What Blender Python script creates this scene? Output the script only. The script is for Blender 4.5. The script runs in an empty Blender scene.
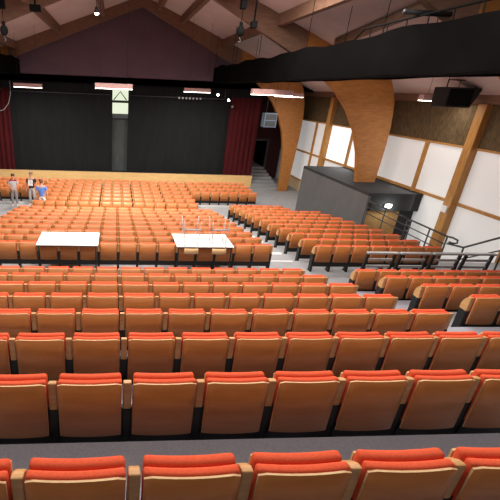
import bpy, bmesh, math, random
from mathutils import Vector, Matrix, Quaternion
random.seed(7)
S = bpy.context.scene
COL = S.collection
PI = math.pi

# ------------------------------------------------------------------ helpers
def link(o):
    COL.objects.link(o); return o

def tag(o, label=None, cat=None, group=None, kind=None):
    if label: o['label'] = label
    if cat: o['category'] = cat
    if group: o['group'] = group
    if kind: o['kind'] = kind
    return o

def empty(name, loc=(0, 0, 0), rz=0, label=None, cat=None, group=None):
    o = bpy.data.objects.new(name, None); link(o)
    o.empty_display_size = .1
    o.location = loc; o.rotation_euler = (0, 0, rz)
    return tag(o, label, cat, group)

class MB:
    """collects shapes into one bmesh"""
    def __init__(self): self.bm = bmesh.new()
    def box(self, x0, x1, y0, y1, z0, z1, bev=0, seg=2, mat=0, M=None):
        b = bmesh.new()
        bmesh.ops.create_cube(b, size=1)
        for v in b.verts:
            v.co = Vector(((x0+x1)/2+v.co.x*(x1-x0), (y0+y1)/2+v.co.y*(y1-y0), (z0+z1)/2+v.co.z*(z1-z0)))
        if bev:
            bmesh.ops.bevel(b, geom=list(b.edges), offset=bev, segments=seg, profile=.5, affect='EDGES')
        return self._take(b, mat, M)
    def prism(self, pts, axis, a, c, bev=0, seg=1, mat=0, M=None):
        """outline pts (2D) swept along axis from a to c. axis 'x': pts=(y,z); 'y': (x,z); 'z': (x,y)"""
        b = bmesh.new()
        def mk(p, t):
            return {'x': (t, p[0], p[1]), 'y': (p[0], t, p[1]), 'z': (p[0], p[1], t)}[axis]
        A = [b.verts.new(mk(p, a)) for p in pts]; B = [b.verts.new(mk(p, c)) for p in pts]
        n = len(pts)
        b.faces.new(A); b.faces.new(B)
        for i in range(n): b.faces.new((A[i], A[(i+1) % n], B[(i+1) % n], B[i]))
        bmesh.ops.recalc_face_normals(b, faces=list(b.faces))
        if bev:
            es = [e for e in b.edges if len(e.link_faces) == 2 and e.calc_face_angle(0) > .6]
            bmesh.ops.bevel(b, geom=es, offset=bev, segments=seg, profile=.5, affect='EDGES')
        return self._take(b, mat, M)
    def tube(self, pts, r, n=8, mat=0, M=None, cap=True):
        b = bmesh.new()
        pts = [Vector(p) for p in pts]; rings = []
        rs = r if isinstance(r, (list, tuple)) else [r]*len(pts)
        prev = None
        for i, p in enumerate(pts):
            if i == 0: t = pts[1]-p
            elif i == len(pts)-1: t = p-pts[i-1]
            else: t = (pts[i+1]-p).normalized()+(p-pts[i-1]).normalized()
            t.normalize()
            if prev is None:
                u = t.orthogonal().normalized()
            else:
                u = (prev-t*prev.dot(t)).normalized()
            prev = u; w = t.cross(u)
            rings.append([b.verts.new(p+(u*math.cos(2*PI*k/n)+w*math.sin(2*PI*k/n))*rs[i]) for k in range(n)])
        for i in range(len(rings)-1):
            for k in range(n):
                b.faces.new((rings[i][k], rings[i][(k+1) % n], rings[i+1][(k+1) % n], rings[i+1][k]))
        if cap:
            b.faces.new(rings[0][::-1]); b.faces.new(rings[-1])
        for f in b.faces: f.smooth = True
        return self._take(b, mat, M)
    def sphere(self, c, r, u=16, v=10, sc=(1, 1, 1), mat=0, M=None):
        b = bmesh.new()
        bmesh.ops.create_uvsphere(b, u_segments=u, v_segments=v, radius=r)
        for q in b.verts: q.co = Vector((c[0]+q.co.x*sc[0], c[1]+q.co.y*sc[1], c[2]+q.co.z*sc[2]))
        for f in b.faces: f.smooth = True
        return self._take(b, mat, M)
    def quad(self, a, b_, c, d, mat=0):
        vs = [self.bm.verts.new(p) for p in (a, b_, c, d)]
        f = self.bm.faces.new(vs); f.material_index = mat
        return self
    def _take(self, b, mat, M):
        if M is not None: b.transform(M)
        for f in b.faces: f.material_index = mat
        me = bpy.data.meshes.new('tmp'); b.to_mesh(me); b.free()
        self.bm.from_mesh(me); bpy.data.meshes.remove(me)
        return self
    def mesh(self, name, mats):
        me = bpy.data.meshes.new(name)
        bmesh.ops.recalc_face_normals(self.bm, faces=list(self.bm.faces))
        self.bm.to_mesh(me); self.bm.free()
        for m in (mats if isinstance(mats, (list, tuple)) else [mats]): me.materials.append(m)
        return me
    def build(self, name, mats, parent=None, loc=None):
        o = bpy.data.objects.new(name, self.mesh(name, mats)); link(o)
        if parent is not None: o.parent = parent
        if loc is not None: o.location = loc
        return o

def struct(name, mb, mats):
    return tag(mb.build(name, mats), kind='structure')

# ------------------------------------------------------------------ materials
def nodes(name, rough=.6, spec=.4):
    m = bpy.data.materials.new(name); m.use_nodes = True
    nt = m.node_tree; b = nt.nodes['Principled BSDF']
    b.inputs['Roughness'].default_value = rough
    b.inputs['Specular IOR Level'].default_value = spec
    return m, nt, b

def lin(c):
    c = [v/255 for v in c]
    return tuple((v/12.92 if v <= .04045 else ((v+.055)/1.055)**2.4) for v in c)+(1,)

def noisy(name, c1, c2, scale=(8, 8, 8), rough=.6, spec=.4, detail=4, bump=0, bscale=None, rand=0, rot=None):
    """two-tone procedural noise; rand: per-object brightness variation of the thing's own colour"""
    m, nt, b = nodes(name, rough, spec)
    tc = nt.nodes.new('ShaderNodeTexCoord'); mp = nt.nodes.new('ShaderNodeMapping')
    mp.inputs['Scale'].default_value = scale
    if rot: mp.inputs['Rotation'].default_value = rot
    n = nt.nodes.new('ShaderNodeTexNoise'); n.inputs['Scale'].default_value = 1; n.inputs['Detail'].default_value = detail
    r = nt.nodes.new('ShaderNodeValToRGB')
    r.color_ramp.elements[0].position = .3; r.color_ramp.elements[1].position = .7
    r.color_ramp.elements[0].color = lin(c1); r.color_ramp.elements[1].color = lin(c2)
    L = nt.links.new
    L(tc.outputs['Object'], mp.inputs['Vector']); L(mp.outputs['Vector'], n.inputs['Vector']); L(n.outputs['Fac'], r.inputs['Fac'])
    out = r.outputs['Color']
    if rand:
        oi = nt.nodes.new('ShaderNodeObjectInfo'); mr = nt.nodes.new('ShaderNodeMapRange')
        mr.inputs['To Min'].default_value = 1-rand; mr.inputs['To Max'].default_value = 1+rand
        hs = nt.nodes.new('ShaderNodeHueSaturation')
        L(oi.outputs['Random'], mr.inputs['Value']); L(mr.outputs['Result'], hs.inputs['Value']); L(out, hs.inputs['Color'])
        out = hs.outputs['Color']
        ad = nt.nodes.new('ShaderNodeVectorMath'); ad.operation = 'ADD'
        L(oi.outputs['Random'], ad.inputs[0])
        sc = nt.nodes.new('ShaderNodeVectorMath'); sc.operation = 'SCALE'; sc.inputs['Scale'].default_value = 37
        L(ad.outputs[0], sc.inputs[0]); L(sc.outputs[0], mp.inputs['Location'])
    L(out, b.inputs['Base Color'])
    if bump:
        n2 = nt.nodes.new('ShaderNodeTexNoise'); n2.inputs['Scale'].default_value = bscale or 200
        bp = nt.nodes.new('ShaderNodeBump'); bp.inputs['Strength'].default_value = bump; bp.inputs['Distance'].default_value = .005
        L(tc.outputs['Object'], n2.inputs['Vector']); L(n2.outputs['Fac'], bp.inputs['Height']); L(bp.outputs['Normal'], b.inputs['Normal'])
    return m

def emis(name, col, strength, base=(200, 200, 200)):
    m, nt, b = nodes(name, .5)
    b.inputs['Base Color'].default_value = lin(base)
    b.inputs['Emission Color'].default_value = lin(col)
    b.inputs['Emission Strength'].default_value = strength
    return m

WOOD = noisy('stained_beech_ply', (174, 106, 54), (190, 120, 64), (3, 3, 14), .42, .45, 5, rand=.04)
BEECH = noisy('pale_beech', (196, 146, 92), (214, 166, 110), (6, 6, 30), .4, .45, 4, rand=.03)
PLYEDGE = noisy('plywood_edge', (214, 176, 124), (232, 196, 146), (20, 20, 60), .5)
FABRIC = noisy('orange_wool_fabric', (228, 92, 60), (238, 104, 70), (90, 90, 90), .9, .15, 3, bump=.4, bscale=320)
BLACK = noisy('black_metal', (20, 21, 22), (28, 29, 30), (30, 30, 30), .5, .4)
DGREY = noisy('dark_grey_metal', (52, 56, 60), (64, 68, 72), (20, 20, 20), .45, .5)
LGREY = noisy('light_grey_metal', (148, 152, 156), (166, 170, 174), (20, 20, 20), .35, .5)
CHROME = noisy('pale_steel_tube', (168, 172, 176), (184, 188, 192), (30, 30, 30), .3, .6)
CARPET = noisy('grey_carpet', (156, 158, 170), (170, 172, 184), (60, 60, 60), .9, .15, 4, bump=.3, bscale=240)
FLOORM = noisy('grey_floor', (140, 142, 146), (154, 156, 160), (3, 3, 3), .55, .35, 5)
NOSE = noisy('pale_step_edge', (205, 207, 210), (222, 224, 226), (20, 20, 20), .6)
LAMIN = noisy('white_laminate', (232, 232, 230), (240, 240, 238), (12, 12, 12), .35, .5)
CREAM = noisy('cream_ply_seat', (216, 196, 168), (228, 208, 180), (12, 12, 12), .45)
GLULAM = noisy('glulam_timber', (158, 102, 48), (180, 122, 62), (3, 3, 14), .5, .35, 5)
RAFTER_DIMMED = noisy('dimmed_rafter_timber', (116, 86, 70), (134, 102, 84), (3, 3, 14), .6, .3, 5)  # arch rafters are leg timber with roof haze and dimness put into the colour
POSTW = noisy('post_timber', (170, 120, 62), (192, 142, 80), (10, 10, 3), .5, .35, 5)
CEILM = noisy('pale_ceiling_board', (206, 184, 178), (218, 196, 190), (1.2, 1.2, 1.2), .8, .2, 5)
STAGEW = noisy('stage_front_ply', (222, 180, 118), (234, 196, 136), (2, 2, 10), .5, .3, 4)
KICK = noisy('pale_kick_board', (206, 182, 146), (220, 198, 164), (2, 2, 8), .6)
PWALL = noisy('white_wall_board', (222, 222, 220), (232, 232, 230), (2, 2, 2), .7, .25)
BOXM = noisy('grey_painted_board', (92, 93, 95), (99, 100, 102), (2, 2, 2), .7, .25)
BOXD = noisy('dark_grey_board', (50, 51, 53), (58, 59, 61), (2, 2, 2), .75, .2)
GABLE = noisy('mauve_wall_paint', (96, 78, 90), (106, 86, 98), (.8, .8, .8), .8, .2, 5)
DARKW = noisy('dark_wall_paint', (58, 32, 34), (66, 38, 40), (1, 1, 1), .8, .2)
CLOTHB = noisy('black_stage_cloth', (29, 31, 33), (34, 36, 38), (6, 6, 1), .95, .1)
CLOTHG = noisy('charcoal_cloth', (62, 68, 68), (72, 78, 78), (4, 4, 1), .9, .1)
SHROUD = noisy('black_shroud', (12, 11, 11), (17, 16, 16), (1.5, 1.5, 1.5), .95, .02, bump=.3, bscale=3)
RED = noisy('dark_red_velvet', (62, 16, 20), (76, 22, 26), (12, 12, 1), .9, .15)
BACKW = noisy('rear_wall_paint', (36, 34, 34), (44, 42, 42), (1, 1, 1), .8)
RUBBER = noisy('black_rubber', (12, 12, 13), (17, 17, 18), (40, 40, 40), .85, .1)
SKIN = noisy('skin', (196, 144, 118), (208, 156, 130), (30, 30, 30), .55, .3)
HAIRD = noisy('dark_brown_hair', (50, 36, 28), (66, 48, 38), (80, 80, 20), .6)
HAIRB = noisy('brown_hair', (92, 62, 42), (108, 74, 50), (80, 80, 20), .6)
HAIRG = noisy('grey_brown_hair', (120, 104, 94), (136, 120, 110), (80, 80, 20), .6)
TREDS = noisy('crimson_cotton', (150, 36, 52), (166, 44, 60), (30, 30, 30), .8)
TGREY = noisy('pale_grey_cotton', (186, 182, 184), (200, 196, 198), (30, 30, 30), .8)
TBLK = noisy('black_cotton', (34, 34, 40), (44, 44, 50), (30, 30, 30), .8)
TBLUE = noisy('royal_blue_cotton', (84, 126, 204), (98, 140, 216), (30, 30, 30), .8)
PGREY = noisy('grey_denim', (124, 122, 126), (142, 140, 144), (40, 40, 40), .8)
PLIGHT = noisy('light_grey_denim', (164, 160, 160), (182, 178, 178), (40, 40, 40), .8)
PWHITE = noisy('off_white_canvas', (216, 208, 200), (228, 220, 212), (40, 40, 40), .8)
WHITEP = noisy('white_paint', (232, 232, 232), (240, 240, 240), (30, 30, 30), .5)
GREYSPK = noisy('grey_speaker_paint', (92, 104, 122), (104, 116, 134), (30, 30, 30), .5)
SPKB = noisy('black_speaker_grille', (16, 17, 16), (24, 25, 24), (160, 160, 160), .6)
HOUSING = noisy('rose_grey_housing', (190, 150, 148), (204, 164, 160), (8, 8, 8), .5)
DIFF = emis('lamp_diffuser', (255, 244, 228), 9, (240, 240, 236))
FLOOD = emis('added_flood_diffuser', (255, 244, 228), 1.6, (240, 240, 236))
BULB = emis('small_bulb', (255, 248, 236), 14, (240, 240, 240))
SIGNL = emis('bulkhead_glow', (235, 250, 244), 6, (240, 240, 240))
DAYGLASS = emis('lit_window_pane', (238, 246, 218), .95, (120, 120, 110))

# vertical-grain acoustic board
def board_mat():
    m, nt, b = nodes('wood_wool_board', .85, .15)
    tc = nt.nodes.new('ShaderNodeTexCoord'); mp = nt.nodes.new('ShaderNodeMapping'); mp.inputs['Scale'].default_value = (1, 14, 1.6)
    n = nt.nodes.new('ShaderNodeTexNoise'); n.inputs['Scale'].default_value = 3; n.inputs['Detail'].default_value = 6
    r = nt.nodes.new('ShaderNodeValToRGB'); r.color_ramp.elements[0].position = .35; r.color_ramp.elements[1].position = .68
    r.color_ramp.elements[0].color = lin((70, 56, 40)); r.color_ramp.elements[1].color = lin((112, 94, 68))
    L = nt.links.new
    L(tc.outputs['Object'], mp.inputs['Vector']); L(mp.outputs['Vector'], n.inputs['Vector']); L(n.outputs['Fac'], r.inputs['Fac']); L(r.outputs['Color'], b.inputs['Base Color'])
    return m
BOARD = board_mat()
OSB = noisy('pale_chipboard', (172, 130, 78), (204, 164, 108), (14, 14, 14), .7, .2, 6)
def pane(name, e):
    m = emis(name, (246, 248, 250), e, (226, 226, 226)); return m
PANE = pane('translucent_white_panel', .22)
PANEB = pane('daylit_white_panel', .7)

# ------------------------------------------------------------------ measurements (metres)
SP = .53                       # seat pitch
D, H = .9173, .2967            # upper tier: row going and rise
SEATTOP = .79                  # top of the backs above their own tread
def up_y(k): return (k-2)*D
def up_f(k): return -SEATTOP-(k-2)*H
LY0, LZ0, LD, LH = 7.37, -2.72, .811, .1216   # lower raked block
def lo_y(i): return LY0+LD*i
def lo_f(i): return LZ0-LH*i
F0 = -4.06                     # flat floor before the stage
BY0, BD = 16.05, .80           # flat rows
XW, XL = 12.25, -11.25         # side walls
RX = 1.3                       # ridge
def zc(x): return 6.6-.41*(x-RX) if x >= RX else 6.6-.36*(RX-x)
STAGE_Y, STAGE_Z = 23.3, -3.3
LIP = .115

# ------------------------------------------------------------------ floors
mb = MB()
for k in range(-2, 9):
    y0 = up_y(k)-LIP; y1 = up_y(k+1)-LIP
    mb.box(XL, XW, y0, y1, -4.4, up_f(k))
    if k < 8:      # half step in each stair aisle
        for xa, xb in ((4.36, 5.40), (-5.40, -4.36)):
            mb.box(xa, xb, y1-.0005, y1+.30, up_f(k+1), up_f(k+1)+H/2)
struct('floor_upper_tier', mb, CARPET)
mb = MB()
mb.box(XL, XW, up_y(9)-LIP, lo_y(1)-LIP, -4.4, lo_f(0))
for i in range(1, 9):
    mb.box(XL, 9.35, lo_y(i)-LIP, lo_y(i+1)-LIP, -4.4, lo_f(i))
for i in (9, 10):
    for xa, xb in ((4.55, 9.35), (XL, -4.55)):
        mb.box(xa, xb, lo_y(i)-LIP, lo_y(i+1)-LIP, -4.4, lo_f(i))
# steps from the cross aisle down to the vestibule, beside the wall
for i in range(8):
    mb.box(9.35, XW, lo_y(1)-LIP+i*.36, lo_y(1)-LIP+(i+1)*.36, -4.4, LZ0-.16*(i+1))
struct('floor_lower_tier', mb, FLOORM)
mb = MB(); mb.box(XL, XW, lo_y(1)-LIP, 31, -4.6, F0)
struct('floor', mb, FLOORM)
# pale nosings on the lower aisle steps
n = 0
for s in (1, -1):
    mb = MB()
    for i in range(0, 11):
        y = lo_y(i+1)-LIP
        xa, xb = sorted((s*4.5, s*5.28))
        if i < 8 or i > 8: mb.box(xa, xb, y-.07, y+.003, lo_f(i), lo_f(i)+.006)
        # half step block close to the outer seats
        if 1 <= i <= 10:
            xa, xb = sorted((s*4.95, s*5.4))
            mb.box(xa, xb, y, y+.26, lo_f(i)-LH-.001, lo_f(i)-LH/2)
    n += 1
    struct('trim_%d' % n, mb, NOSE)

# ------------------------------------------------------------------ seats
def panel(mb, w, z0, z1, ya, yb, bulge, sag, rc, nx=12, mat=0, edge=None):
    """upright sheet between planes ya<yb, bowed towards -y, rounded lower edge"""
    b = bmesh.new(); cols = []
    for i in range(nx+1):
        u = -1+2*i/nx; x = u*w/2
        off = -bulge*(1-u*u)
        zb = z0+sag*u*u
        if abs(u) > .86: zb += rc*((abs(u)-.86)/.14)**2
        zt = z1-.012*max(0, (abs(u)-.9)/.1)**2
        cols.append([b.verts.new((x, ya+off, zb)), b.verts.new((x, ya+off, zt)), b.verts.new((x, yb+off, zt)), b.verts.new((x, yb+off, zb))])
    for i in range(nx):
        A, B = cols[i], cols[i+1]
        for k in range(4):
            f = b.faces.new((A[k], A[(k+1) % 4], B[(k+1) % 4], B[k]))
            f.material_index = mat if (k in (0, 2) or edge is None) else edge
            f.smooth = k in (0, 2)
    f = b.faces.new(cols[0][::-1]); f.material_index = edge if edge is not None else mat
    f = b.faces.new(cols[-1]); f.material_index = edge if edge is not None else mat
    me = bpy.data.meshes.new('t'); b.to_mesh(me); b.free(); mb.bm.from_mesh(me); bpy.data.meshes.remove(me)

def cushion(mb, w, z0, z1, ya, yb, bulge, r, nx=10):
    """padded slab: rounded box bowed with the shell"""
    b = bmesh.new(); bmesh.ops.create_cube(b, size=1)
    for v in b.verts: v.co = Vector((v.co.x*w, (ya+yb)/2+v.co.y*(yb-ya), (z0+z1)/2+v.co.z*(z1-z0)))
    long = [e for e in b.edges if abs(e.verts[0].co.x-e.verts[1].co.x) > .1]
    bmesh.ops.subdivide_edges(b, edges=long, cuts=nx-1)
    sharp = [e for e in b.edges if len(e.link_faces) == 2 and e.calc_face_angle(0) > .6]
    bmesh.ops.bevel(b, geom=sharp, offset=r, segments=3, profile=.5, affect='EDGES')
    for v in b.verts:
        u = v.co.x/(w/2); v.co.y -= bulge*(1-u*u)
    for f in b.faces: f.smooth = True
    me = bpy.data.meshes.new('t'); b.to_mesh(me); b.free(); mb.bm.from_mesh(me); bpy.data.meshes.remove(me)

def seat_meshes():
    P = {}
    m = MB(); panel(m, .448, .315, .80, -.068, -.057, .014, -.002, .004, edge=1); P['back_shell'] = m.mesh('back_shell', [WOOD, PLYEDGE])
    m = MB(); cushion(m, .450, .37, .806, -.0565, -.008, .014, .016); P['back_cushion'] = m.mesh('back_cushion', FABRIC)
    m = MB(); cushion(m, .444, .40, .808, -.003, .056, .012, .022); P['seat_cushion'] = m.mesh('seat_cushion', FABRIC)
    m = MB(); panel(m, .43, .41, .775, .0565, .068, .012, .004, .02, edge=1); P['seat_shell'] = m.mesh('seat_shell', [WOOD, PLYEDGE])
    m = MB(); m.prism([(-.046, .545), (.085, .545), (.087, .62), (.068, .69), (.034, .745), (-.003, .778), (-.022, .786), (-.046, .786)], 'x', -.2935, -.2365, bev=.007, seg=2)
    P['armrest'] = m.mesh('armrest', BEECH)
    m = MB(); m.box(-.2945, -.2355, -.045, .085, .012, .544, .004, 1); P['leg'] = m.mesh('leg', BLACK)
    m = MB(); m.box(-.293, -.237, -.05, .14, 0, .012, .003, 1); P['foot'] = m.mesh('foot', BLACK)
    m = MB(); m.box(-.2345, .2345, -.052, -.01, .17, .311); m.box(-.2345, -.205, -.045, -.012, .312, .56); m.box(.205, .2345, -.045, -.012, .312, .56); m.box(-.05, .05, -.01, .03, .26, .36, .004, 1)
    P['rail'] = m.mesh('rail', BLACK)
    for s in ('armrest', 'leg', 'foot'):
        b = bmesh.new(); b.from_mesh(P[s]); b.transform(Matrix.Translation((.53, 0, 0)))
        me = bpy.data.meshes.new(s); b.to_mesh(me); b.free()
        for mt in P[s].materials: me.materials.append(mt)
        P[s+'_end'] = me
    return P
SM = seat_meshes()
BASE_PARTS = ('back_shell', 'seat_shell', 'rail', 'armrest', 'leg')
SUB_PARTS = {'back_shell': 'back_cushion', 'seat_shell': 'seat_cushion', 'leg': 'foot'}

CAM = (-.1046, -2.1599, 1.9177)
YAW, PITCH, ROLL, FPX, PPX, PPY = .0753, .4002, .0413, 381.43, 140.89, 249.96
def cam_axes():
    f = Vector((math.sin(YAW)*math.cos(PITCH), math.cos(YAW)*math.cos(PITCH), -math.sin(PITCH)))
    r0 = Vector((math.cos(YAW), -math.sin(YAW), 0)); u0 = r0.cross(f)
    r = math.cos(ROLL)*r0+math.sin(ROLL)*u0; u = -math.sin(ROLL)*r0+math.cos(ROLL)*u0
    return r, u, f
CR, CU, CF = cam_axes()
def seen(x, y, z):            # is any corner of a seat inside the photograph's frame
    for dx in (-.2, .2):
        for dz in (.35, .79):
            p = Vector((x+dx, y, z+dz))-Vector(CAM); d = p.dot(CF)
            if d < .2: continue
            px = PPX+FPX*p.dot(CR)/d; py = PPY-FPX*p.dot(CU)/d
            if 0 < px < 500 and 0 < py < 500: return True
    return False
def seat_scale(x, y, z): return (Vector((x, y, z+.6))-Vector(CAM)).dot(CF)

ORD = ['', 'first', 'second', 'third', 'fourth', 'fifth', 'sixth', 'seventh', 'eighth', 'ninth', 'tenth', 'eleventh', 'twelfth',
       'thirteenth', 'fourteenth', 'fifteenth', 'sixteenth', 'seventeenth', 'eighteenth'] + ['%s-th' % q for q in range(19, 40)]
seats = []     # (depth, x, y, z, last, label, group)
def add_row(xs, y, z, rowname, frm, rev, group, ends=()):
    vis = [x for x in xs if seen(x, y, z)]
    if not vis: return
    order = list(reversed(vis)) if rev else vis
    for n_, x in enumerate(order, 1):
        lab = 'orange seat with %s back, %s, %s from %s' % ('brown', rowname, ORD[n_], frm)
        seats.append((seat_scale(x, y, z), x, y, z, x in ends, lab, group))
UPN = {1: 'nearest row', 2: 'second nearest row', 3: 'third nearest row', 4: 'fourth nearest row', 5: 'fifth nearest row',
       6: 'sixth nearest row', 7: 'seventh nearest row', 8: 'eighth nearest row'}
for k in range(1, 9):
    xs = [(c+.5)*SP for c in range(-8, 8)]
    if k >= 4: add_row(xs, up_y(k), up_f(k), UPN[k], 'its aisle end', True, 'seats of the near centre block', (xs[-1],))
    else: add_row(xs, up_y(k), up_f(k), UPN[k], 'the left', False, 'seats of the near centre block', (xs[-1],))
    xr = [5.49+(c+.5)*SP for c in range(7)]
    add_row(xr, up_y(k), up_f(k), UPN[k]+' right of aisle', 'aisle', False, 'seats of the near right block', (xr[-1],))
for i in range(9):
    xs = [(c+.5)*SP for c in range(-8, 8)]
    rn = 'table row' if i == 0 else '%s row beyond tables' % ORD[i]
    add_row(xs, lo_y(i), lo_f(i), rn, 'right aisle', True, 'seats of the lower centre block', (xs[-1],))
for i in range(11):
    xr = [5.49+(c+.5)*SP for c in range(7 if i < 9 else 5)]
    rn = 'rearmost lower right row' if i == 0 else 'lower right row %s ahead of rearmost' % ORD[i]
    # counted from the aisle, row by row
    add_row(xr, lo_y(i), lo_f(i), ('rearmost row by grey booth' if i == 0 else '%s row ahead of rearmost by booth' % ORD[i]), 'aisle', False, 'seats of the lower right block', (xr[-1],))
    xl = [-5.49-(c+.5)*SP for c in range(6, -1, -1)]
    add_row(xl, lo_y(i), lo_f(i), 'lower left block, %s row back from its front' % ORD[11-i], 'aisle', True, 'seats of the lower left block', (xl[-1],))
fx = []
for b in range(5):
    for q in range(3): fx.append((-4.1+b*1.64+.025+(q+.5)*SP, q == 2))
for j in range(7):
    row = list(fx)
    if j >= 3:
        for q in range(7):
            row.append((4.16+(q+.5)*.534, q == 6)); row.append((-7.9+(q+.5)*.534, q == 6))
    row.sort(); y = BY0+BD*j
    vis = [r for r in row if seen(r[0], y, F0)]
    for n_, (x, e) in enumerate(vis, 1):
        seats.append((seat_scale(x, y, F0), x, y, F0, e, 'orange seat on the flat floor, %s row from gangway, %s from the left' % (ORD[j+1], ORD[n_]), 'seats on the flat floor'))
seats.sort(key=lambda s: s[0])
near, far = seats[:300], seats[300:]
proto = None
for d, x, y, z, last, lab, grp in near:
    if proto is None:
        r = empty('auditorium_seat'); kids = []
        for p in BASE_PARTS:
            o = bpy.data.objects.new(p, SM[p]); link(o); o.parent = r; q = None
            if p in SUB_PARTS:
                q = bpy.data.objects.new(SUB_PARTS[p], SM[SUB_PARTS[p]]); link(q); q.parent = o
            kids.append((o, q))
        proto = (r, kids)
    else:
        r = proto[0].copy(); COL.objects.link(r)
        for c0, q0 in proto[1]:
            c = c0.copy(); COL.objects.link(c); c.parent = r
            if q0:
                q = q0.copy(); COL.objects.link(q); q.parent = c
    r.location = (x, y, z)
    tag(r, lab, 'seat', grp)
    if last:
        for p in ('armrest', 'leg'):
            o = bpy.data.objects.new(p, SM[p+'_end']); link(o); o.parent = r
            if p == 'leg':
                q = bpy.data.objects.new('foot', SM['foot_end']); link(q); q.parent = o
if far:
    bm = bmesh.new(); mats = []
    one = bmesh.new()
    for p in BASE_PARTS+tuple(SUB_PARTS.values()):
        idx = []
        for mt in SM[p].materials:
            if mt not in mats: mats.append(mt)
            idx.append(mats.index(mt))
        n0 = len(one.faces); one.from_mesh(SM[p]); one.faces.ensure_lookup_table()
        for f in one.faces[n0:]: f.material_index = idx[f.material_index]
    tm = bpy.data.meshes.new('t'); one.to_mesh(tm); one.free()
    for d, x, y, z, last, lab, grp in far:
        n0 = len(bm.verts); bm.from_mesh(tm); bm.verts.ensure_lookup_table()
        off = Vector((x, y, z))
        for v in bm.verts[n0:]: v.co += off
    me = bpy.data.meshes.new('auditorium_seats'); bm.to_mesh(me); bm.free(); bpy.data.meshes.remove(tm)
    for m in mats: me.materials.append(m)
    o = link(bpy.data.objects.new('auditorium_seats', me))
    tag(o, 'farthest rows of orange seats massed on the flat floor before the stage', 'seats', kind='stuff')

# ------------------------------------------------------------------ walls, roof
mb = MB()
ZB, ZT = -4.6, 7.0
# right wall: solid backing, boards and beam; light panels set in as windows
mb.box(XW+.10, XW+.3, -3.4, 31, ZB, 2.6)
struct('wall_right', mb, PWALL)
mb = MB(); mb.box(XW, XW+.10, -3.1, 24.38, .47, 1.87); struct('trim_3', mb, BOARD)
mb = MB(); mb.box(XW-.12, XW+.10, -3.1, 24.38, 1.87, 2.32)
struct('trim_4', mb, RAFTER_DIMMED)
mb = MB(); mb.box(XW-.04, XW+.10, -3.1, 24.38, -1.55, -1.45); mb.box(XW-.03, XW+.10, -3.1, 24.38, .40, .47); mb.box(XW-.04, XW+.1, 17.9, 24.38, -3.36, -3.28)
struct('trim_5', mb, POSTW)
mb = MB(); mb.box(XW+.02, XW+.10, 17.9, 24.38, F0, -3.36); struct('baseboard_right', mb, KICK)
posts = [24.75-.2, 20.2, 15.45, 10.68, 5.9, 1.15]
n = 6
mb = MB()
for y in posts: mb.box(XW-.22, XW+.06, y-.17, y+.17, F0 if y > 7.6 else up_f(8)-.2, 1.87, .01, 1)
struct('trim_6', mb, POSTW)
mids = [21.75, 17.85, 12.73, 8.3, 3.5, -1.2, -3.0]
mb = MB()
for y in mids: mb.box(XW-.05, XW+.10, y-.075, y+.075, -3.36, .40)
struct('trim_7', mb, POSTW)
edges = sorted([(y-.17, y+.17) for y in posts]+[(y-.075, y+.075) for y in mids])
w = 0
for (a0, a1), (b0, b1) in zip(edges[:-1], edges[1:]):
    y0, y1 = a1, min(b0, 24.4)
    if y1-y0 < .3: continue
    w += 1
    m = MB(); m.box(XW+.03, XW+.098, y0+.002, y1-.002, -1.448, .398, .006, 1)
    bright = 15.3 < y0 < 20.1
    o = struct('window_%d' % w, m, PANEB if bright else PANE)
    m = MB(); m.box(XW+.03, XW+.098, y0+.002, y1-.002, -3.278 if y0 > 17.8 else F0+.002, -1.552, .006, 1)
    p = m.build('lower_panel', PANE, o)
mb = MB(); mb.box(XL-.3, XL, -3.4, 31, ZB, 2.6); struct('wall_left', mb, PWALL)
mb = MB(); mb.box(XL-.3, XW+.3, -3.4, -3.1, ZB, ZT); struct('wall_back', mb, BACKW)  # unseen rear wall, set close and dark to cut light on the nearest row
# roof
mb = MB()
for a, b in ((RX, XW+.3), (XL-.3, RX)):
    za, zb = zc(a), zc(b)
    mb.prism([(a, za), (b, zb), (b, zb+.2), (a, za+.2)], 'y', -3.4, 31)
struct('ceiling', mb, CEILM)
# gable wall over the stage with the proscenium opening
mb = MB()
pts = [(XL, 2.48), (XW, 2.48), (XW, zc(XW)), (RX, zc(RX)), (XL, zc(XL))]
mb.prism(pts, 'y', 22.75, 22.95); struct('wall_gable', mb, GABLE)
mb = MB()
mb.box(9.21, XW, 26.6, 26.75, -1.28, 2.48)
mb.box(11.3, XW, 26.6, 26.75, F0, -1.28)
mb.box(9.21, 9.9, 26.6, 26.75, F0, -1.28)
mb.box(XL, -8.6, 23.3, 23.45, F0, 2.48)
struct('wall_proscenium', mb, DARKW)
mb = MB(); mb.box(XL, XW, 30.6, 30.8, ZB, 5.5); mb.box(12.0, XW+.1, 26.8, 30.6, ZB, 4); mb.box(9.1, 9.2, 26.8, 30.6, F0, 2.5)
struct('wall_front', mb, CLOTHB)
# door frame of the side passage
mb = MB()
mb.box(9.9, 10.06, 26.5, 26.76, F0, -1.2, .01, 1); mb.box(11.16, 11.3, 26.5, 26.76, F0, -1.2, .01, 1); mb.box(10.06, 11.16, 26.5, 26.76, -1.32, -1.2, .01, 1)
struct('door_1', mb, DGREY)

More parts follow.
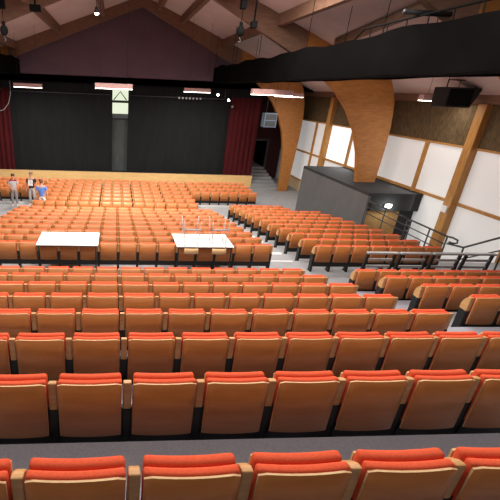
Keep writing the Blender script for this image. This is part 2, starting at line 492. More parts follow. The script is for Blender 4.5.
# timber arches
INNER = [(10.78, F0), (10.75, -2.8), (10.62, -1.4), (10.36, -.3), (9.98, .6), (9.46, 1.4), (8.85, 2.05), (8.1, 2.62), (7.2, 3.14)]
OUTER = [(7.2, zc(7.2)), (11.0, zc(11.0)), (11.2, 2.3), (11.35, 1.9), (11.46, 1.4), (11.53, .8), (11.55, .1), (11.53, -.7), (11.48, -1.8), (11.42, -2.9), (11.36, F0)]
def leg_profile(sx):
    if sx > 0: return INNER+OUTER
    return [(1-x, z) for x, z in INNER]+[(1-x, z if i > 1 else zc(1-x)) for i, (x, z) in enumerate(OUTER)]
def rafter_profile(sx):
    if sx > 0: return [(7.2, 3.16), (6.4, 3.56), (4.0, 4.76), (RX, 6.08), (RX, zc(RX)), (7.2, zc(7.2))]
    return [(-6.2, 3.16), (-5.4, 3.5), (-3.0, 4.42), (RX, 6.08), (RX, zc(RX)), (-6.2, zc(-6.2))]
for ya in (22.3, 14.1, 6.4):
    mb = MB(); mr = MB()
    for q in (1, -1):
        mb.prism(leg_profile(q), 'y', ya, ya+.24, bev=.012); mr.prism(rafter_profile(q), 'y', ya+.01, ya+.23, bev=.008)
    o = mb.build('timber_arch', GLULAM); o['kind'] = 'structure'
    r = mr.build('rafter', RAFTER_DIMMED, o)
# purlins run between the arches, under the boards
mb = MB()
for x in (2.2, 3.55, 6.05, 8.5, -.9, -3.35, -5.8, -8.3):
    z = zc(x)
    for y0, y1 in ((-3.09, 6.4), (6.64, 14.1), (14.34, 22.3)):
        mb.box(x-.11, x+.11, y0, y1, z-.36, z+.03)
struct('trim_8', mb, RAFTER_DIMMED)

mb = MB()
a_, b_ = Vector((7.95, 13.2, zc(7.95)-.12)), Vector((7.2, 7.2, zc(7.2)-.12))
mb.tube([a_, b_], .16, 4); struct('trim_11', mb, RAFTER_DIMMED)

# ------------------------------------------------------------------ catwalks along the hall
def catwalk(s, lab):
    xa, xb = sorted((s*5.6, s*6.75))
    o = empty('catwalk', (s*6.2, 22.2, 2.33), 0, lab, 'catwalk')
    R = Matrix.Translation((-s*6.2, -22.2, -2.33))
    m = MB(); m.box(xa+.03, xb-.03, -1.0, 22.16, 2.40, 2.50, M=R); m.build('deck', SHROUD, o)
    # hanging cloth side: slightly uneven sheet with thickness
    for xs in (xa, xb):
        b = MB(); pr_ = []
        N = 70
        up, dn = [], []
        for i in range(N+1):
            y = -1+23.2*i/N
            zt = 3.20+.035*math.sin(y*1.3)+.025*math.sin(y*3.1+1)
            up.append((y, zt)); dn.append((y, 2.37+.01*math.sin(y*2.2)))
        b.prism(up+dn[::-1], 'x', xs-.02, xs+.02, M=R)
        b.build('side_cloth', SHROUD, o)
    m = MB(); m.box(xa, xb, 22.17, 22.23, 2.37, 3.2, M=R); m.build('end_cloth', SHROUD, o)
    for xs in (xa, xb):
        m = MB(); m.tube([(xs, -1, 3.38), (xs, 7.6, 3.38), (xs, 8.0, 3.15)], .02, 6, M=R); m.build('handrail', RUBBER, o)
        m = MB(); m.tube([(0, 0, 3.0), (0, .05, 3.38)], .012, 5, M=Matrix.Translation((0, 0, -2.33))); me = m.mesh('baluster', RUBBER)
        for i in range(0, 15):
            c = bpy.data.objects.new('baluster', me); link(c); c.parent = o; c.location = (xs-s*6.2, -.8+i*.58-22.2, 0)
    for y in (2.6, 6.9, 10.5, 14.7, 18.5, 22.0):
        for xs in (xa, xb):
            m = MB(); m.tube([(xs, y, 3.1), (xs, y, zc(xs))], .01, 5, M=R); m.build('hanger_rod', RUBBER, o)
    return o
catwalk(1, 'long black shrouded catwalk hung under the roof on the right')
catwalk(-1, 'black shrouded catwalk end showing at the upper left edge')
# pipe lying along the right rail
o = MB().tube([(5.35, 6.0, 3.455), (6.3, 6.0, 3.455)], .05, 10).build('spotlight_pipe', BLACK)
tag(o, 'short dark pipe lying across the rail of the right catwalk', 'pipe')

# ------------------------------------------------------------------ stage
mb = MB(); mb.box(-8.6, 9.2, STAGE_Y, 30.6, STAGE_Z-.12, STAGE_Z)
struct('floor_stage', mb, CLOTHB)
mb = MB(); mb.box(-8.6, 9.15, STAGE_Y-.03, STAGE_Y, F0, STAGE_Z+.0)
mb.box(9.15, 9.21, STAGE_Y-.03, STAGE_Y+.9, F0, STAGE_Z)
struct('wall_stage_front', mb, STAGEW)
mb = MB(); mb.box(-8.6, 9.2, STAGE_Y-.035, STAGE_Y+.04, STAGE_Z, STAGE_Z+.02)
struct('trim_9', mb, PLYEDGE)
def drape(name, x0, x1, y, z0, z1, amp, wave, mat, lab, parent=None, cat='curtain'):
    m = MB(); n_ = int((x1-x0)/wave*8)
    f_, b_ = [], []
    for i in range(n_+1):
        x = x0+(x1-x0)*i/n_
        d_ = amp*math.sin(2*PI*(x-x0)/wave)*(.75+.25*math.sin(x*2.3))
        f_.append((x, y+d_-.012)); b_.append((x, y+d_+.012))
    m.prism(f_+b_[::-1], 'z', z0, z1)
    o = m.build(name, mat, parent)
    return tag(o, lab, cat)
drape('stage_curtain', -6.75, -.34, 23.75, STAGE_Z+.003, 2.42, .014, .7, CLOTHB, 'black stage curtain left of the bright central gap')
drape('stage_curtain', .66, 7.3, 23.75, STAGE_Z+.003, 2.42, .014, .7, CLOTHB, 'black stage curtain right of the bright central gap')
drape('stage_curtain', -8.6, -6.68, 23.5, STAGE_Z+.003, 2.42, .05, .32, RED, 'dark red curtain at the left edge of the stage')
drape('stage_curtain', 7.18, 9.2, 23.5, STAGE_Z+.003, 2.42, .05, .32, RED, 'dark red curtain at the right side of the stage')
drape('stage_pelmet', -8.6, -.36, 23.28, 1.62, 2.48, .012, .7, CLOTHB, 'black pelmet across the stage top, left of the gap', cat='pelmet')
drape('stage_pelmet', .68, 9.2, 23.28, 1.62, 2.48, .012, .7, CLOTHB, 'black pelmet across the stage top, right of the gap', cat='pelmet')
drape('backdrop_cloth', -.7, 1.0, 23.95, STAGE_Z+.003, 0.0, .02, .9, CLOTHG, 'charcoal cloth seen low in the gap between the black curtains', cat='curtain')
# lit glazed opening seen through the gap
wroot = empty('lit_backstage_window', (.16, 26.4, STAGE_Z), 0, 'bright pale window with a braced frame behind the curtain gap', 'window')
R = Matrix.Translation((-.16, -26.4, -STAGE_Z))
m = MB(); m.box(-.9, 1.2, 26.42, 26.46, -.15, 2.9, M=R); m.build('pane', DAYGLASS, wroot)
m = MB()
m.box(-.95, -.88, 26.36, 26.48, STAGE_Z, 3.0, M=R); m.box(1.18, 1.25, 26.36, 26.48, STAGE_Z, 3.0, M=R)
for z in (2.06, 1.06, .98, -.12): m.box(-.9, 1.2, 26.36, 26.42, z-.04, z+.04, M=R)
m.box(.10, .16, 26.36, 26.42, 2.06, 3.0, M=R)
m.tube([(-.28, 26.38, 1.12), (.18, 26.38, 1.66), (.62, 26.38, 1.12)], .035, 6, M=R)
m.build('frame', DGREY, wroot)
m = MB(); m.box(-.9, 1.2, 26.40, 26.42, -.12, .22, M=R); m.build('lower_rail_panel', LGREY, wroot)

# lighting bars over the stage front
o = MB().tube([(-6.4, 22.85, 1.50), (-.45, 22.85, 1.50)], .022, 8).tube([(-6.4, 22.85, 1.5), (-6.4, 22.85, 2.478)], .012, 6).tube([(-.45, 22.85, 1.5), (-.45, 22.85, 2.478)], .012, 6).build('lighting_bar', DGREY)
tag(o, 'thin grey lighting bar across the black curtain, left half', 'lighting bar')
o = MB().tube([(.75, 22.85, 1.50), (6.6, 22.85, 1.50)], .022, 8).tube([(6.6, 22.85, 1.5), (6.6, 22.85, 2.478)], .012, 6).tube([(.75, 22.85, 1.5), (.75, 22.85, 2.478)], .012, 6).build('lighting_bar', DGREY)
tag(o, 'thin grey lighting bar across the black curtain, right half', 'lighting bar')
def spot(x, y, z, lab, tilt=.7, lit=True):
    o = empty('stage_spotlight', (x, y, z), 0, lab, 'spotlight', 'small spotlights over the stage front')
    T = Matrix.Rotation(-tilt, 4, 'X')
    m = MB(); m.tube([(0, .14, 0), (0, .10, 0), (0, -.1, 0)], [.05, .075, .085], 12, M=T); m.build('can', BLACK, o)
    m = MB(); m.tube([(0, -.1, 0), (0, -.112, 0)], .07, 12, M=T); m.build('lens', BULB if lit else LGREY, o)
    m = MB(); m.tube([(-.10, 0, 0), (-.10, 0, .14), (.10, 0, .14), (.10, 0, 0)], .009, 6); m.tube([(0, 0, .14), (0, 0, .26)], .014, 6); m.build('yoke', BLACK, o)
    return o
for x, z, lab, t in ((6.15, 1.70, 'small lit spotlight on the pelmet left of the right red curtain', .35),
                     (6.86, 1.42, 'small lit spotlight at the top inner edge of the right curtain', .35),
                     (7.15, 1.05, 'lowest small spotlight in front of the right red curtain', .35),
                     (-7.1, 1.62, 'small lit spotlight above the left red curtain', .35)):
    spot(x, 23.0, z, lab, t, 'lowest' not in lab)
    p = MB().tube([(x, 23.0, z+.25), (x, 23.0, 2.46)], .012, 6).build('drop_rod', BLACK)
    p.parent = [q for q in COL.objects if q.get('label') == lab][0]; p.matrix_parent_inverse = Matrix.Translation((-x, -23.0, -z))
for i in range(7):
    x = 3.75+i*.22
    MB().box(x-.05, x+.05, 22.81, 22.89, 1.42, 1.53, .01, 1).build('bar_clamp', LGREY, o)
# loop of cable by the left red curtain
pts = [(-6.45, 23.0, 2.4), (-6.42, 23.0, 1.8), (-6.45, 23.0, 1.3), (-6.6, 23.0, .8), (-6.9, 23.0, .42), (-7.3, 23.0, .3), (-7.7, 23.0, .5), (-7.9, 23.0, .9), (-7.95, 23.0, 1.6), (-7.95, 23.0, 2.4)]
tag(MB().tube(pts, .022, 6).build('hanging_cable', LGREY), 'pale loop of cable hanging before the left red curtain', 'cable')

# stairs beside the stage
mb = MB()
for i in range(7):
    mb.box(9.24, 11.0, 22.6+i*.56, 22.6+(i+1)*.56 if i < 6 else 29.0, F0, F0+.13*(i+1), .004, 1)
struct('stage_steps', mb, FLOORM)

# ------------------------------------------------------------------ ceiling fixtures
def fixture(x0, x1, y, z, lab, hang=None, e=130):
    c = (x0+x1)/2; L = x1-x0
    o = empty('hanging_light', (c, y, z), 0, lab, 'light', 'hanging strip lights')
    m = MB(); m.prism([(-.14, 0.012), (.14, 0.012), (.11, .20), (-.11, .20)], 'x', -L/2, L/2, bev=.006); m.build('housing', HOUSING, o)
    m = MB(); m.box(-L/2+.01, L/2-.01, -.12, .12, -.008, .012, .006, 2); m.build('diffuser', DIFF, o)
    m = MB()
    for q in (hang or (c-L*.35, c+L*.35)): m.tube([(q-c, 0, .20), (q-c, 0, (2.368 if hang else zc(q))-z)], .006, 5)
    m.build('suspension_wire', BLACK, o)
    li = bpy.data.lights.new('strip_lamp', 'AREA'); li.shape = 'RECTANGLE'; li.size = L*.95; li.size_y = .24
    li.energy = e*L; li.color = (1, .93, .84)
    lo = bpy.data.objects.new('strip_lamp', li); link(lo); lo.location = (c, y, z-.04)
    return o
fixture(-.95, .55, 14.5, 1.86, 'strip light hanging in front of the curtain gap', None, 460)
fixture(4.95, 6.5, 13.0, 1.87, 'strip light hanging under the right catwalk', (5.75, 6.3), 105)
fixture(3.55, 4.98, 20, 1.84, 'small strip light before the right half of the black curtain', None, 200)
fixture(-5.47, -4.02, 20, 1.74, 'small strip light before the left half of the black curtain', None, 200)
fixture(8.4, 9.9, 19.4, 1.80, 'strip light seen just right of the catwalk strip light', None, 50)
fixture(10.45, 11.95, 11.5, 1.90, 'short lit strip beside the hanging black loudspeaker', None, 18)

# ceiling spot and hoists
o = empty('ceiling_spot', (-.80, 13.0, 4.28), 0, 'small bright round lamp hanging below the roof left of the ridge', 'lamp')
MB().tube([(0, 0, .12), (0, 0, 0), (0, 0, -.06)], [.05, .08, .09], 12).build('shade', BLACK, o)
MB().sphere((0, 0, -.05), .075).build('bulb', BULB, o)
MB().tube([(0, 0, .12), (0, 0, zc(-.8)-4.28)], .012, 6).build('cord', BLACK, o)
def hoist(x, y, z, lab):
    o = empty('chain_hoist', (x, y, z), 0, lab, 'hoist', 'chain hoists under the roof')
    m = MB(); m.sphere((0, 0, 0), .13, 14, 10, (1, .8, 1.25)); m.box(-.05, .05, -.05, .05, .1, .26, .01, 1); m.build('motor_body', RUBBER, o)
    m = MB(); m.tube([(0, 0, .26), (0, 0, .8)], .012, 6); m.box(-.09, .09, -.09, .09, .62, zc(x)-z, .01, 1); m.build('hanger', RUBBER, o)
    m = MB(); pts = [(0, 0, -.15), (0, 0, -.22), (.05, 0, -.27), (.02, 0, -.33), (-.04, 0, -.30)]; m.tube(pts, .016, 6); m.build('hook', DGREY, o)
    return o
hoist(3.95, 12.0, 3.78, 'black chain hoist hanging near the right roof beam')
hoist(-3.85, 12.6, 3.52, 'black chain hoist hanging at the upper left edge')
o = MB().box(4.3, 4.5, 12.0, 12.2, 3.9, 4.1, .02, 2).tube([(4.4, 12.1, 4.1), (4.4, 12.1, zc(4.4)+.0)], .03, 8).build('spot_can', RUBBER)
tag(o, 'dark spotlight can on a stem beside the right hoist', 'spotlight')
o = MB().box(-2.98, -2.62, 12.6, 12.8, 4.12, 4.32, .03, 2).tube([(-2.8, 12.7, 4.3), (-2.8, 12.7, zc(-2.8))], .03, 8).build('spot_can', RUBBER)
tag(o, 'dark spotlight can under the roof at the upper left', 'spotlight')

# loudspeakers
o = empty('hanging_loudspeaker', (11.1, 10.5, 1.74), 0, 'big black loudspeaker hung in a frame below the right roof', 'speaker')
m = MB(); m.prism([(10.28-10.85, .60), (11.42-10.85, .60), (11.42-10.85, .52), (11.18-10.85, .0), (10.32-10.85, .0)], 'y', 0, .62, bev=.015, seg=2); m.build('cabinet', SPKB, o)
m = MB(); m.box(-.5, .30, -.012, .0, .05, .55); m.build('grille', RUBBER, o)
m = MB(); m.tube([(-.5, .2, .58), (-.5, .2, .82), (.5, .2, .82), (.5, .2, .58)], .022, 6); m.tube([(-.5, .2, .82), (-.5, .2, zc(10.6)-1.74)], .012, 6); m.tube([(.5, .2, .82), (.5, .2, zc(11.6)-1.74)], .012, 6)
m.tube([(-.1, .2, .6), (-.08, .2, .82)], .01, 6); m.build('bracket', BLACK, o)
o = empty('hanging_loudspeaker', (8.98, 21.0, .08), 0, 'grey box loudspeaker hung before the curtain beside the far arch', 'speaker')
m = MB(); m.box(-.38, .38, 0, .5, 0, .80, .02, 2); m.build('cabinet', GREYSPK, o)
m = MB(); m.box(-.32, .32, -.012, 0, .42, .74, .005, 1); m.box(-.32, .32, -.012, 0, .06, .36, .005, 1); m.build('grille', DGREY, o)
m = MB(); m.tube([(-.25, .25, .80), (-.15, .25, zc(8.7)-.08)], .012, 6); m.tube([(.25, .25, .80), (.15, .25, zc(9.1)-.08)], .012, 6); m.build('hanger', DGREY, o)

# ------------------------------------------------------------------ grey booth (entrance vestibule)
BX0, BX1, BYa, BYb, BZ = 9.97, XW, 12.1, 17.85, -1.56
booth = empty('entrance_booth', ((BX0+BX1)/2, BYa, F0), 0, 'dark grey box-like entrance booth against the right wall', 'booth')
R = Matrix.Translation((-(BX0+BX1)/2, -BYa, -F0))
m = MB(); m.box(BX0, BX0+.12, BYa, BYb, F0, BZ-.12, M=R); m.build('side_wall', BOXM, booth)
m = MB(); m.box(BX0+.12, 10.75, BYb-.12, BYb, F0, BZ-.12, M=R); m.build('rear_wall', BOXM, booth)
m = MB(); m.box(BX0, BX1, BYa, BYb, BZ-.12, BZ, M=R); m.build('roof', BOXD, booth)
m = MB(); m.box(BX0+.12, BX1, BYa+.02, BYa+.14, -2.28, BZ-.12, M=R); m.build('header', BOXD, booth)
m = MB(); m.box(BX0+.12, 11.62, BYa+.2, BYa+.28, F0, -2.281, M=R); m.build('chipboard_screen', OSB, booth)
m = MB(); m.box(11.62, BX1-.02, BYa+.2, BYa+.28, F0, -2.281, M=R); m.build('dark_screen', BOXD, booth)
o = empty('bulkhead_lamp', (10.9, BYa+.02, -2.06), 0, 'glowing white oval lamp on the dark front of the grey booth', 'lamp')
MB().box(-.17, .17, -.05, 0, -.09, .09, .03, 3).build('lamp_base', WHITEP, o)
MB().sphere((0, -.06, 0), .1, sc=(1.4, .45, .75)).build('lamp_cover', SIGNL, o)
li = bpy.data.lights.new('bulkhead_glow', 'POINT'); li.energy = 14; li.shadow_soft_size = .1; li.color = (.95, 1, .97)
lo = bpy.data.objects.new('bulkhead_glow', li); link(lo); lo.location = (10.9, BYa-.16, -2.10)

# ------------------------------------------------------------------ railings
def bars(name, parent, mats, segs, r):
    m = MB()
    for s in segs: m.tube(s, r, 8)
    return m.build(name, mats, parent)
# sloping rail by the right-hand seats, down to the booth
RXX = 9.62
o = empty('side_railing', (RXX, 9.2, LZ0), 0, 'dark metal railing with three bars running from the booth past the right seats', 'railing')
def L(p): return (p[0]-RXX, p[1]-9.2, p[2]-LZ0)
z0 = -1.73
def rt(y): return z0
for dz, nm, rr in ((0, 'top_rail', .028), (-.24, 'middle_rail', .019), (-.46, 'lower_rail', .019)):
    bars(nm, o, DGREY, [[L((RXX, 11.5, z0+dz)), L((RXX, 9.35, z0+dz))], [L((RXX, 9.2, z0-.0+dz)), L((RXX, 7.72, z0+dz))]], rr)
for y in (11.5, 10.5, 9.35, 9.2, 8.4, 7.72):
    i = max(0, math.floor((y-(lo_y(1)-LIP))/.36)+1) if y > lo_y(1)-LIP else 0
    zf = LZ0-.16*i
    bars('post', o, DGREY, [[L((RXX, y, zf)), L((RXX, y, z0))]], .022)
m = MB(); pts = [L((RXX, 7.72, z0)), L((RXX+.06, 7.6, z0+.01)), L((RXX+.14, 7.5, z0-.03)), L((RXX+.15, 7.5, z0-.12)), L((RXX+.08, 7.56, z0-.15)), L((RXX, 7.62, z0-.13))]
m.tube(pts, .026, 8); m.build('curled_end', DGREY, o)
m = MB()
for y, dzs in ((11.44, (-.12, -.30)), (9.28, (-.10, -.28, -.46))):
    for dz in dzs: m.box(-.03, .05, y-9.2-.06, y-9.2+.06, z0+dz-.06-LZ0, z0+dz+.06-LZ0, .006, 1)
m.build('clamp_plate', BLACK, o)
# handrail rising towards the camera beside the right-hand tier
o = empty('stair_railing', (RXX+.25, 6.6, up_f(8)), 0, 'dark stair handrail rising to the right edge of the photo', 'railing')
bx = RXX+.25
def L2(p): return (p[0]-bx, p[1]-6.6, p[2]-up_f(8))
bars('top_rail', o, DGREY, [[L2((bx, 7.9, -2.02)), L2((bx, 7.35, -1.92)), L2((bx, 6.3, -1.14)), L2((bx, 3.8, -.33))]], .028)
bars('lower_rail', o, DGREY, [[L2((bx, 7.35, -2.3)), L2((bx, 6.3, -1.55)), L2((bx, 3.8, -.74))]], .019)
for y, zt in ((7.35, -1.92), (6.3, -1.14), (4.6, -.59)):
    k = 8 if y > 5.3 else 7
    zf = up_f(8) if 5.39 < y < 6.3 else (LZ0 if y >= 6.3 else up_f(7))
    bars('post', o, DGREY, [[L2((bx, y, zf)), L2((bx, y, zt))]], .022)
# guard panels at the front of the right-hand tier
gx = 6.11
gl = ['guard rail panel nearest the aisle, before the right seats', 'second guard rail panel from the aisle, before the right seats',
      'third guard rail panel from the aisle, before the right seats', 'fourth guard rail panel from the aisle, by the right wall']
gm = {}
def guard_mesh():
    m = MB(); m.box(0, .80, -.05, .05, .955, 1.0, .006, 1); gm['top_bar'] = m.mesh('top_bar', LGREY)
    for nm, z in (('upper_bar', .80), ('middle_bar', .62), ('lower_bar', .44)):
        dx = -.12*(1-z/.955); m = MB(); m.box(.04+dx, .72+dx, -.02, .02, z-.03, z+.03, .004, 1); gm[nm] = m.mesh(nm, LGREY)
    for nm, x in (('post', .0), ('post_b', .70)):
        m = MB(); m.prism([(x-.12, 0), (x-.06, 0), (x+.06, .955), (x, .955)], 'y', -.03, .03, bev=.005); m.box(x-.15, x-.03, -.07, .07, 0, .012, .003, 1)
        gm[nm] = m.mesh('post', BLACK)
guard_mesh()
g0 = None
for i, lab in enumerate(gl):
    if g0 is None:
        r = empty('guard_rail'); ks = []
        for p in gm:
            c = bpy.data.objects.new('post' if p.startswith('post') else p, gm[p]); link(c); c.parent = r; ks.append(c)
        g0 = (r, ks)
    else:
        r = g0[0].copy(); COL.objects.link(r)
        for c0 in g0[1]:
            c = c0.copy(); COL.objects.link(c); c.parent = r
    r.location = (gx+i*.86, 6.10, up_f(8)); tag(r, lab, 'guard rail', 'guard rails before the right tier')

# junction box on the wall post
o = MB().box(12.02-.05, 12.03, 10.56, 10.80, -1.86, -1.62, .008, 2).build('junction_box', WHITEP)
tag(o, 'small white box fixed to the timber wall post above the railing', 'box')

# ------------------------------------------------------------------ tables laid across the rear lower row
TZ = -1.885
def table(x0, x1, lab):
    c = (x0+x1)/2; L_ = x1-x0
    y0, y1 = 7.07, 8.03
    o = empty('folding_table', (c, (y0+y1)/2, LZ0), 0, lab, 'table', 'white tables over the rear lower row')
    h = TZ-LZ0; w_ = (y1-y0)/2
    m = MB(); m.box(-L_/2, L_/2, -w_, w_, h-.026, h, .006, 2); m.build('tabletop', LAMIN, o)
    m = MB(); m.box(-L_/2+.03, L_/2-.03, -w_+.02, -w_+.045, h-.055, h-.026); m.box(-L_/2+.03, L_/2-.03, w_-.045, w_-.02, h-.055, h-.026); m.build('under_frame', BLACK, o)
    for sx in (-1, 1):
        for sy in (-1, 1):
            m = MB(); m.tube([(sx*(L_/2-.06), sy*(w_-.045), h-.05), (sx*(L_/2-.06), sy*(w_-.045), .0)], .019, 10); m.build('leg', BLACK, o)
    return o
table(-2.13, -.53, 'white table on black legs, left one, with bare top')
table(1.54, 3.09, 'white table on black legs carrying two upturned chairs')

def upturned_chair(xc, lab, rz=0):
    """chair upside down: seat on the tabletop, backrest hanging over the near edge, legs in the air"""
    o = empty('upturned_chair', (xc, 7.07, TZ), rz, lab, 'chair', 'upturned chairs on the right table')
    m = MB(); m.box(-.19, .19, .05, .44, .001, .016, .006, 2); m.build('seat', LAMIN, o)
    m = MB(); panel(m, .38, -.20, -.045, -.035, -.022, .012, .01, .01, edge=1); m.build('backrest', [PLYEDGE, PLYEDGE], o)
    for s in (-1, 1):
        m = MB(); m.tube([(s*.17, -.012, -.17), (s*.17, -.012, -.02), (s*.175, .02, .022), (s*.175, .10, .027), (s*.175, .42, .027)], .0095, 8); m.build('back_tube', CHROME, o)
        m = MB(); m.tube([(s*.18, .10, .025), (s*.225, .05, .70)], .0105, 8); m.build('leg', CHROME, o)
        m = MB(); m.tube([(s*.18, .40, .025), (s*.225, .47, .70)], .0105, 8); m.build('leg', CHROME, o)
    m = MB(); m.box(-.205, .205, .055, .085, .43, .465, .004, 1); m.build('foot_rest', CHROME, o)
    m = MB(); m.tube([(-.19, .09, .1), (.19, .09, .1)], .008, 8); m.build('stretcher', CHROME, o)
    return o
upturned_chair(1.93, 'upturned chair with beech backrest, left one on the white table')
upturned_chair(2.68, 'upturned chair with beech backrest, right one on the white table')
m = MB(); pts = [Vector((2.98+.10*math.sin(t*1.1)-.05*t, 7.35+.085*t, TZ+.009)) for t in [i*.5 for i in range(12)]]
tag(m.tube(pts, .007, 6).build('table_cable', LGREY), 'thin grey cable lying loose on the right white table', 'cable')

# pale strip added to stand for lit floor under the rear rows, both sides
mb = MB(); mb.box(4.3, 7.95, 18.18, 18.26, F0, F0+.10); mb.box(-7.95, -4.2, 18.18, 18.26, F0, F0+.10)
struct('trim_10', mb, NOSE)

# ------------------------------------------------------------------ people
def skin_obj(name, V, E, mat, parent, root=0, sub=2):
    me = bpy.data.meshes.new(name); me.from_pydata([v[:3] for v in V], E, []); me.materials.append(mat)
    o = bpy.data.objects.new(name, me); link(o)
    if parent: o.parent = parent
    md = o.modifiers.new('Skin', 'SKIN'); md.use_smooth_shade = True; md.branch_smoothing = .4
    for i, v in enumerate(V):
        s = me.skin_vertices[0].data[i]
        r = v[3]; s.radius = r if isinstance(r, tuple) else (r, r); s.use_root = (i == root)
    sb = o.modifiers.new('Sub', 'SUBSURF'); sb.levels = sub; sb.render_levels = sub
    return o

def person(name_label, loc, rz, h, shirt, yoke, trousers, shoes, hair, clasp=False, print_=False):
    o = empty('person', loc, rz, name_label, 'person', None)
    k = h/1.75
    def P(x, y, z, r):
        return (x*k, y*k, z*k, tuple(q*k for q in r) if isinstance(r, tuple) else r*k)
    # the figure faces -y
    V, E = [], []
    def add(v, par=None):
        V.append(v); i = len(V)-1
        if par is not None: E.append((par, i))
        return i
    pel = add(P(0, 0, .95, (.145, .10))); sp = add(P(0, .01, 1.12, (.135, .095)), pel); ch = add(P(0, .01, 1.32, (.16, .105)), sp)
    nb = add(P(0, .01, 1.45, (.085, .07)), ch); nk = add(P(0, 0, 1.53, .052), nb); jaw = add(P(0, -.015, 1.575, (.062, .075)), nk)
    hd = add(P(0, -.005, 1.65, (.076, .094)), jaw); tp = add(P(0, .01, 1.72, (.06, .075)), hd)
    ns = add(P(0, -.10, 1.625, .012), hd)
    joints = {}
    for s in (-1, 1):
        sh = add(P(s*.185, .01, 1.41, .056), ch)
        if clasp:
            el = add(P(s*.25, -.02, 1.14, .042), sh); wr = add(P(s*.07, -.22, 1.0, .029), el); dirv = Vector((-s*.5, -.2, -.85))
        else:
            el = add(P(s*.25, .03, 1.13, .042), sh); wr = add(P(s*.27, -.02, .89, .029), el); dirv = Vector((s*.02, -.08, -1))
        dirv.normalize()
        w0 = Vector(V[wr][:3])/k
        pm = w0+dirv*.06; pa = add(P(*pm, (.036, .024)), wr)
        side = dirv.cross(Vector((1, 0, 0))).normalized()
        for q, ln in zip((-1.5, -.5, .5, 1.5), (.066, .08, .076, .06)):
            b0 = pm+dirv*.035+side*q*.017; b1 = b0+dirv*ln*.55+Vector((-s*.008, 0, 0)); b2 = b1+dirv*ln*.45+Vector((-s*.02, 0, 0))
            a = add(P(*b0, .010), pa); a = add(P(*b1, .009), a); add(P(*b2, .0075), a)
        t0 = pm-side*.036; t1 = t0+dirv*.035-side*.012
        a = add(P(*t0, .012), wr); add(P(*t1, .010), a)
        hp = add(P(s*.09, 0, .88, .088), pel); kn = add(P(s*.11, -.01, .49, .060), hp); an = add(P(s*.12, .03, .09, .042), kn)
        add(P(s*.135, -.13, .035, (.036, .026)), an)
        joints[s] = (sh, el, wr, hp, kn, an)
    skin_obj('body', V, E, SKIN, o)
    def G(i, g):
        v = V[i]; r = v[3]; r = tuple(q+g*k for q in r) if isinstance(r, tuple) else r+g*k
        return (v[0], v[1], v[2], r)
    # shirt: torso and half sleeves
    v = [G(sp, .026), (0, 0, .86*k, (.185*k, .135*k)), G(ch, .022), (V[nb][0], V[nb][1], V[nb][2]-.02*k, (.10*k, .082*k))]; e = [(1, 0), (0, 2), (2, 3)]
    for s in (-1, 1):
        sh, el = joints[s][:2]; a = len(v); v.append(G(sh, .016)); e.append((2, a))
        m_ = Vector(V[sh][:3]).lerp(Vector(V[el][:3]), .75); v.append((*m_, .062*k)); e.append((a, a+1))
    skin_obj('shirt', v, e, shirt, o)
    if yoke:
        v = [(0, .01*k, 1.37*k, (.19*k, .134*k)), (0, .01*k, 1.46*k, (.115*k, .095*k))]; e = [(0, 1)]
        for s in (-1, 1):
            sh = joints[s][0]; a = len(v); v.append(G(sh, .026)); e.append((0, a)); v.append((V[sh][0]+s*.03*k, V[sh][1], V[sh][2]-.12*k, .07*k)); e.append((a, a+1))
        skin_obj('shirt_yoke', v, e, yoke, o)
    # trousers
    v = [(0, 0, .99*k, (.158*k, .115*k)), G(pel, .010)]; e = [(0, 1)]
    for s in (-1, 1):
        hp, kn, an = joints[s][3:]; a = len(v)
        v += [G(hp, .018), G(kn, .020), (V[an][0], V[an][1], V[an][2]+.01*k, .062*k)]; e += [(1, a), (a, a+1), (a+1, a+2)]
    skin_obj('trousers', v, e, trousers, o, 1)
    for s in (-1, 1):
        v = [(s*.12*k, .05*k, .062*k, (.048*k, .05*k)), (s*.127*k, -.04*k, .045*k, (.05*k, .042*k)), (s*.137*k, -.15*k, .036*k, (.046*k, .034*k))]
        skin_obj('shoe', v, [(0, 1), (1, 2)], shoes, o)
    m = MB(); m.sphere((0, .018*k, 1.675*k), .098*k, 18, 12, (.88, 1.08, .98))
    bmesh.ops.delete(m.bm, geom=[q for q in m.bm.verts if q.co.z < 1.665*k and q.co.y < .02*k or q.co.z < 1.60*k], context='VERTS')
    h_ = m.build('hair', hair, o); sd = h_.modifiers.new('S', 'SOLIDIFY'); sd.thickness = .012*k; sd.offset = 1
    for s in (-1, 1):
        m = MB(); m.sphere((s*.032*k, -.088*k, 1.655*k), .011*k, 10, 8); m.build('eye', RUBBER, o)
        m = MB(); m.sphere((s*.078*k, .005*k, 1.635*k), .028*k, 10, 8, (.4, .7, 1.1)); m.build('ear', SKIN, o)
    m = MB(); m.box(-.025*k, .025*k, -.092*k, -.078*k, 1.582*k, 1.590*k, .003*k, 1); m.build('mouth', TREDS, o)
    if print_:
        m = MB(); m.prism([(-.115*k, 1.06*k), (.115*k, 1.06*k), (.12*k, 1.37*k), (-.12*k, 1.37*k)], 'y', -.150*k, -.128*k, bev=.004)
        m.box(-.02*k, .02*k, -.156*k, -.149*k, 1.18*k, 1.34*k, .002, 1, mat=1); m.box(.035*k, .06*k, -.156*k, -.149*k, 1.2*k, 1.3*k, .002, 1, mat=1)
        m.build('shirt_print', [WHITEP, TGREY], o)
    return o
person('person in a crimson and grey T-shirt, hands clasped, standing in the left gangway', (-5.38, 17.75, F0), .1, 1.68, TGREY, TREDS, PGREY, WHITEP, HAIRD, clasp=True)
person('person in a black T-shirt with white print, between the other two', (-4.5, 17.95, F0), -.1, 1.77, TBLK, None, PLIGHT, WHITEP, HAIRG, print_=True)
person('person in a blue T-shirt seen from behind among the seats', (-3.70, 16.45, F0), PI, 1.74, TBLUE, None, PWHITE, WHITEP, HAIRB)

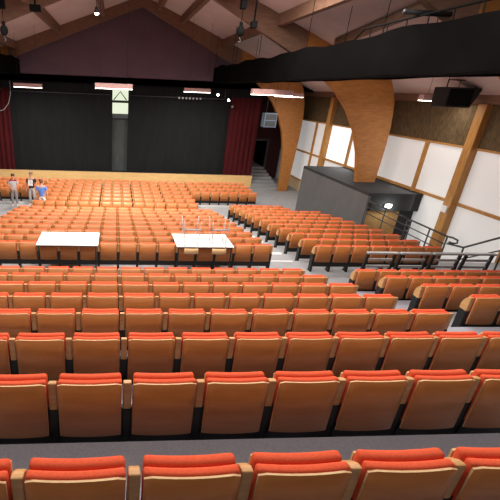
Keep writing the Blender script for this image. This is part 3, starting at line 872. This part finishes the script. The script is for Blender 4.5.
# ------------------------------------------------------------------ lights
def added_flood(x, y, z, e, sx=1.5, sy=.3):  # unseen floods added overhead to light the seat rows
    o = empty('added_ceiling_flood', (x, y, z), 0)
    m = MB(); m.box(-sx/2-.04, sx/2+.04, -sy/2-.04, sy/2+.04, .0, .16, .01, 1); m.build('housing', LGREY, o)
    m = MB(); m.box(-sx/2, sx/2, -sy/2, sy/2, -.02, 0); m.build('diffuser', FLOOD, o)
    m = MB(); m.tube([(0, 0, .16), (0, 0, zc(x)-z)], .012, 6); m.build('stem', BLACK, o)
    li = bpy.data.lights.new('added_flood_lamp', 'AREA'); li.shape = 'RECTANGLE'; li.size = sx; li.size_y = sy; li.energy = e; li.color = (1, .93, .85)
    lo = bpy.data.objects.new('added_flood_lamp', li); link(lo); lo.location = (x, y, z-.03)
    return o
names = {-5: 'left', 0.2: 'middle', 5.2: 'right'}
for y, wrd, e, zz in ((-.4, 'above the camera', 36, 4.3), (3.2, 'over the near rows', 150, 4.5), (7.0, 'over the cross aisle', 180, 4.75), (10.3, 'over the lower rows', 240, 5.2)):
    for x in (-3.9, .2, 4.1):
        nm = 'left' if x < -1 else ('right' if x > 1 else 'middle')
        o = added_flood(x, y, min(zz, zc(x)-.4), e)
        tag(o, '%s added ceiling flood light %s, unseen above the frame' % (nm, wrd), 'light', 'added ceiling flood lights, unseen above the frame')
# daylight through the translucent panels of the right wall
for y0, e in ((17.6, 60), (12.8, 22), (8.2, 22)):
    li = bpy.data.lights.new('panel_daylight', 'AREA'); li.shape = 'RECTANGLE'; li.size = 3.6; li.size_y = 1.7; li.energy = e; li.color = (1, .98, .96)
    lo = bpy.data.objects.new('panel_daylight', li); link(lo); lo.location = (XW-.3, y0, -.5); lo.rotation_euler = (0, PI/2, 0)

wd = bpy.data.worlds.new('World'); S.world = wd; wd.use_nodes = True
wd.node_tree.nodes['Background'].inputs['Color'].default_value = (.6, .6, .62, 1)
wd.node_tree.nodes['Background'].inputs['Strength'].default_value = .05

# ------------------------------------------------------------------ camera
cd = bpy.data.cameras.new('camera'); co = link(bpy.data.objects.new('camera', cd))
Mx = Matrix((CR, CU, -CF)).transposed().to_4x4(); Mx.translation = Vector(CAM)
co.matrix_world = Mx
cd.sensor_width = 36; cd.sensor_fit = 'HORIZONTAL'; cd.lens = FPX/500*36
cd.shift_x = (250-PPX)/500; cd.shift_y = (PPY-250)/500
cd.clip_start = .05; cd.clip_end = 200
S.camera = co
vs = S.view_settings
vs.view_transform = 'Standard'; vs.look = 'None'; vs.gamma = 1; vs.exposure = 0; vs.use_curve_mapping = False
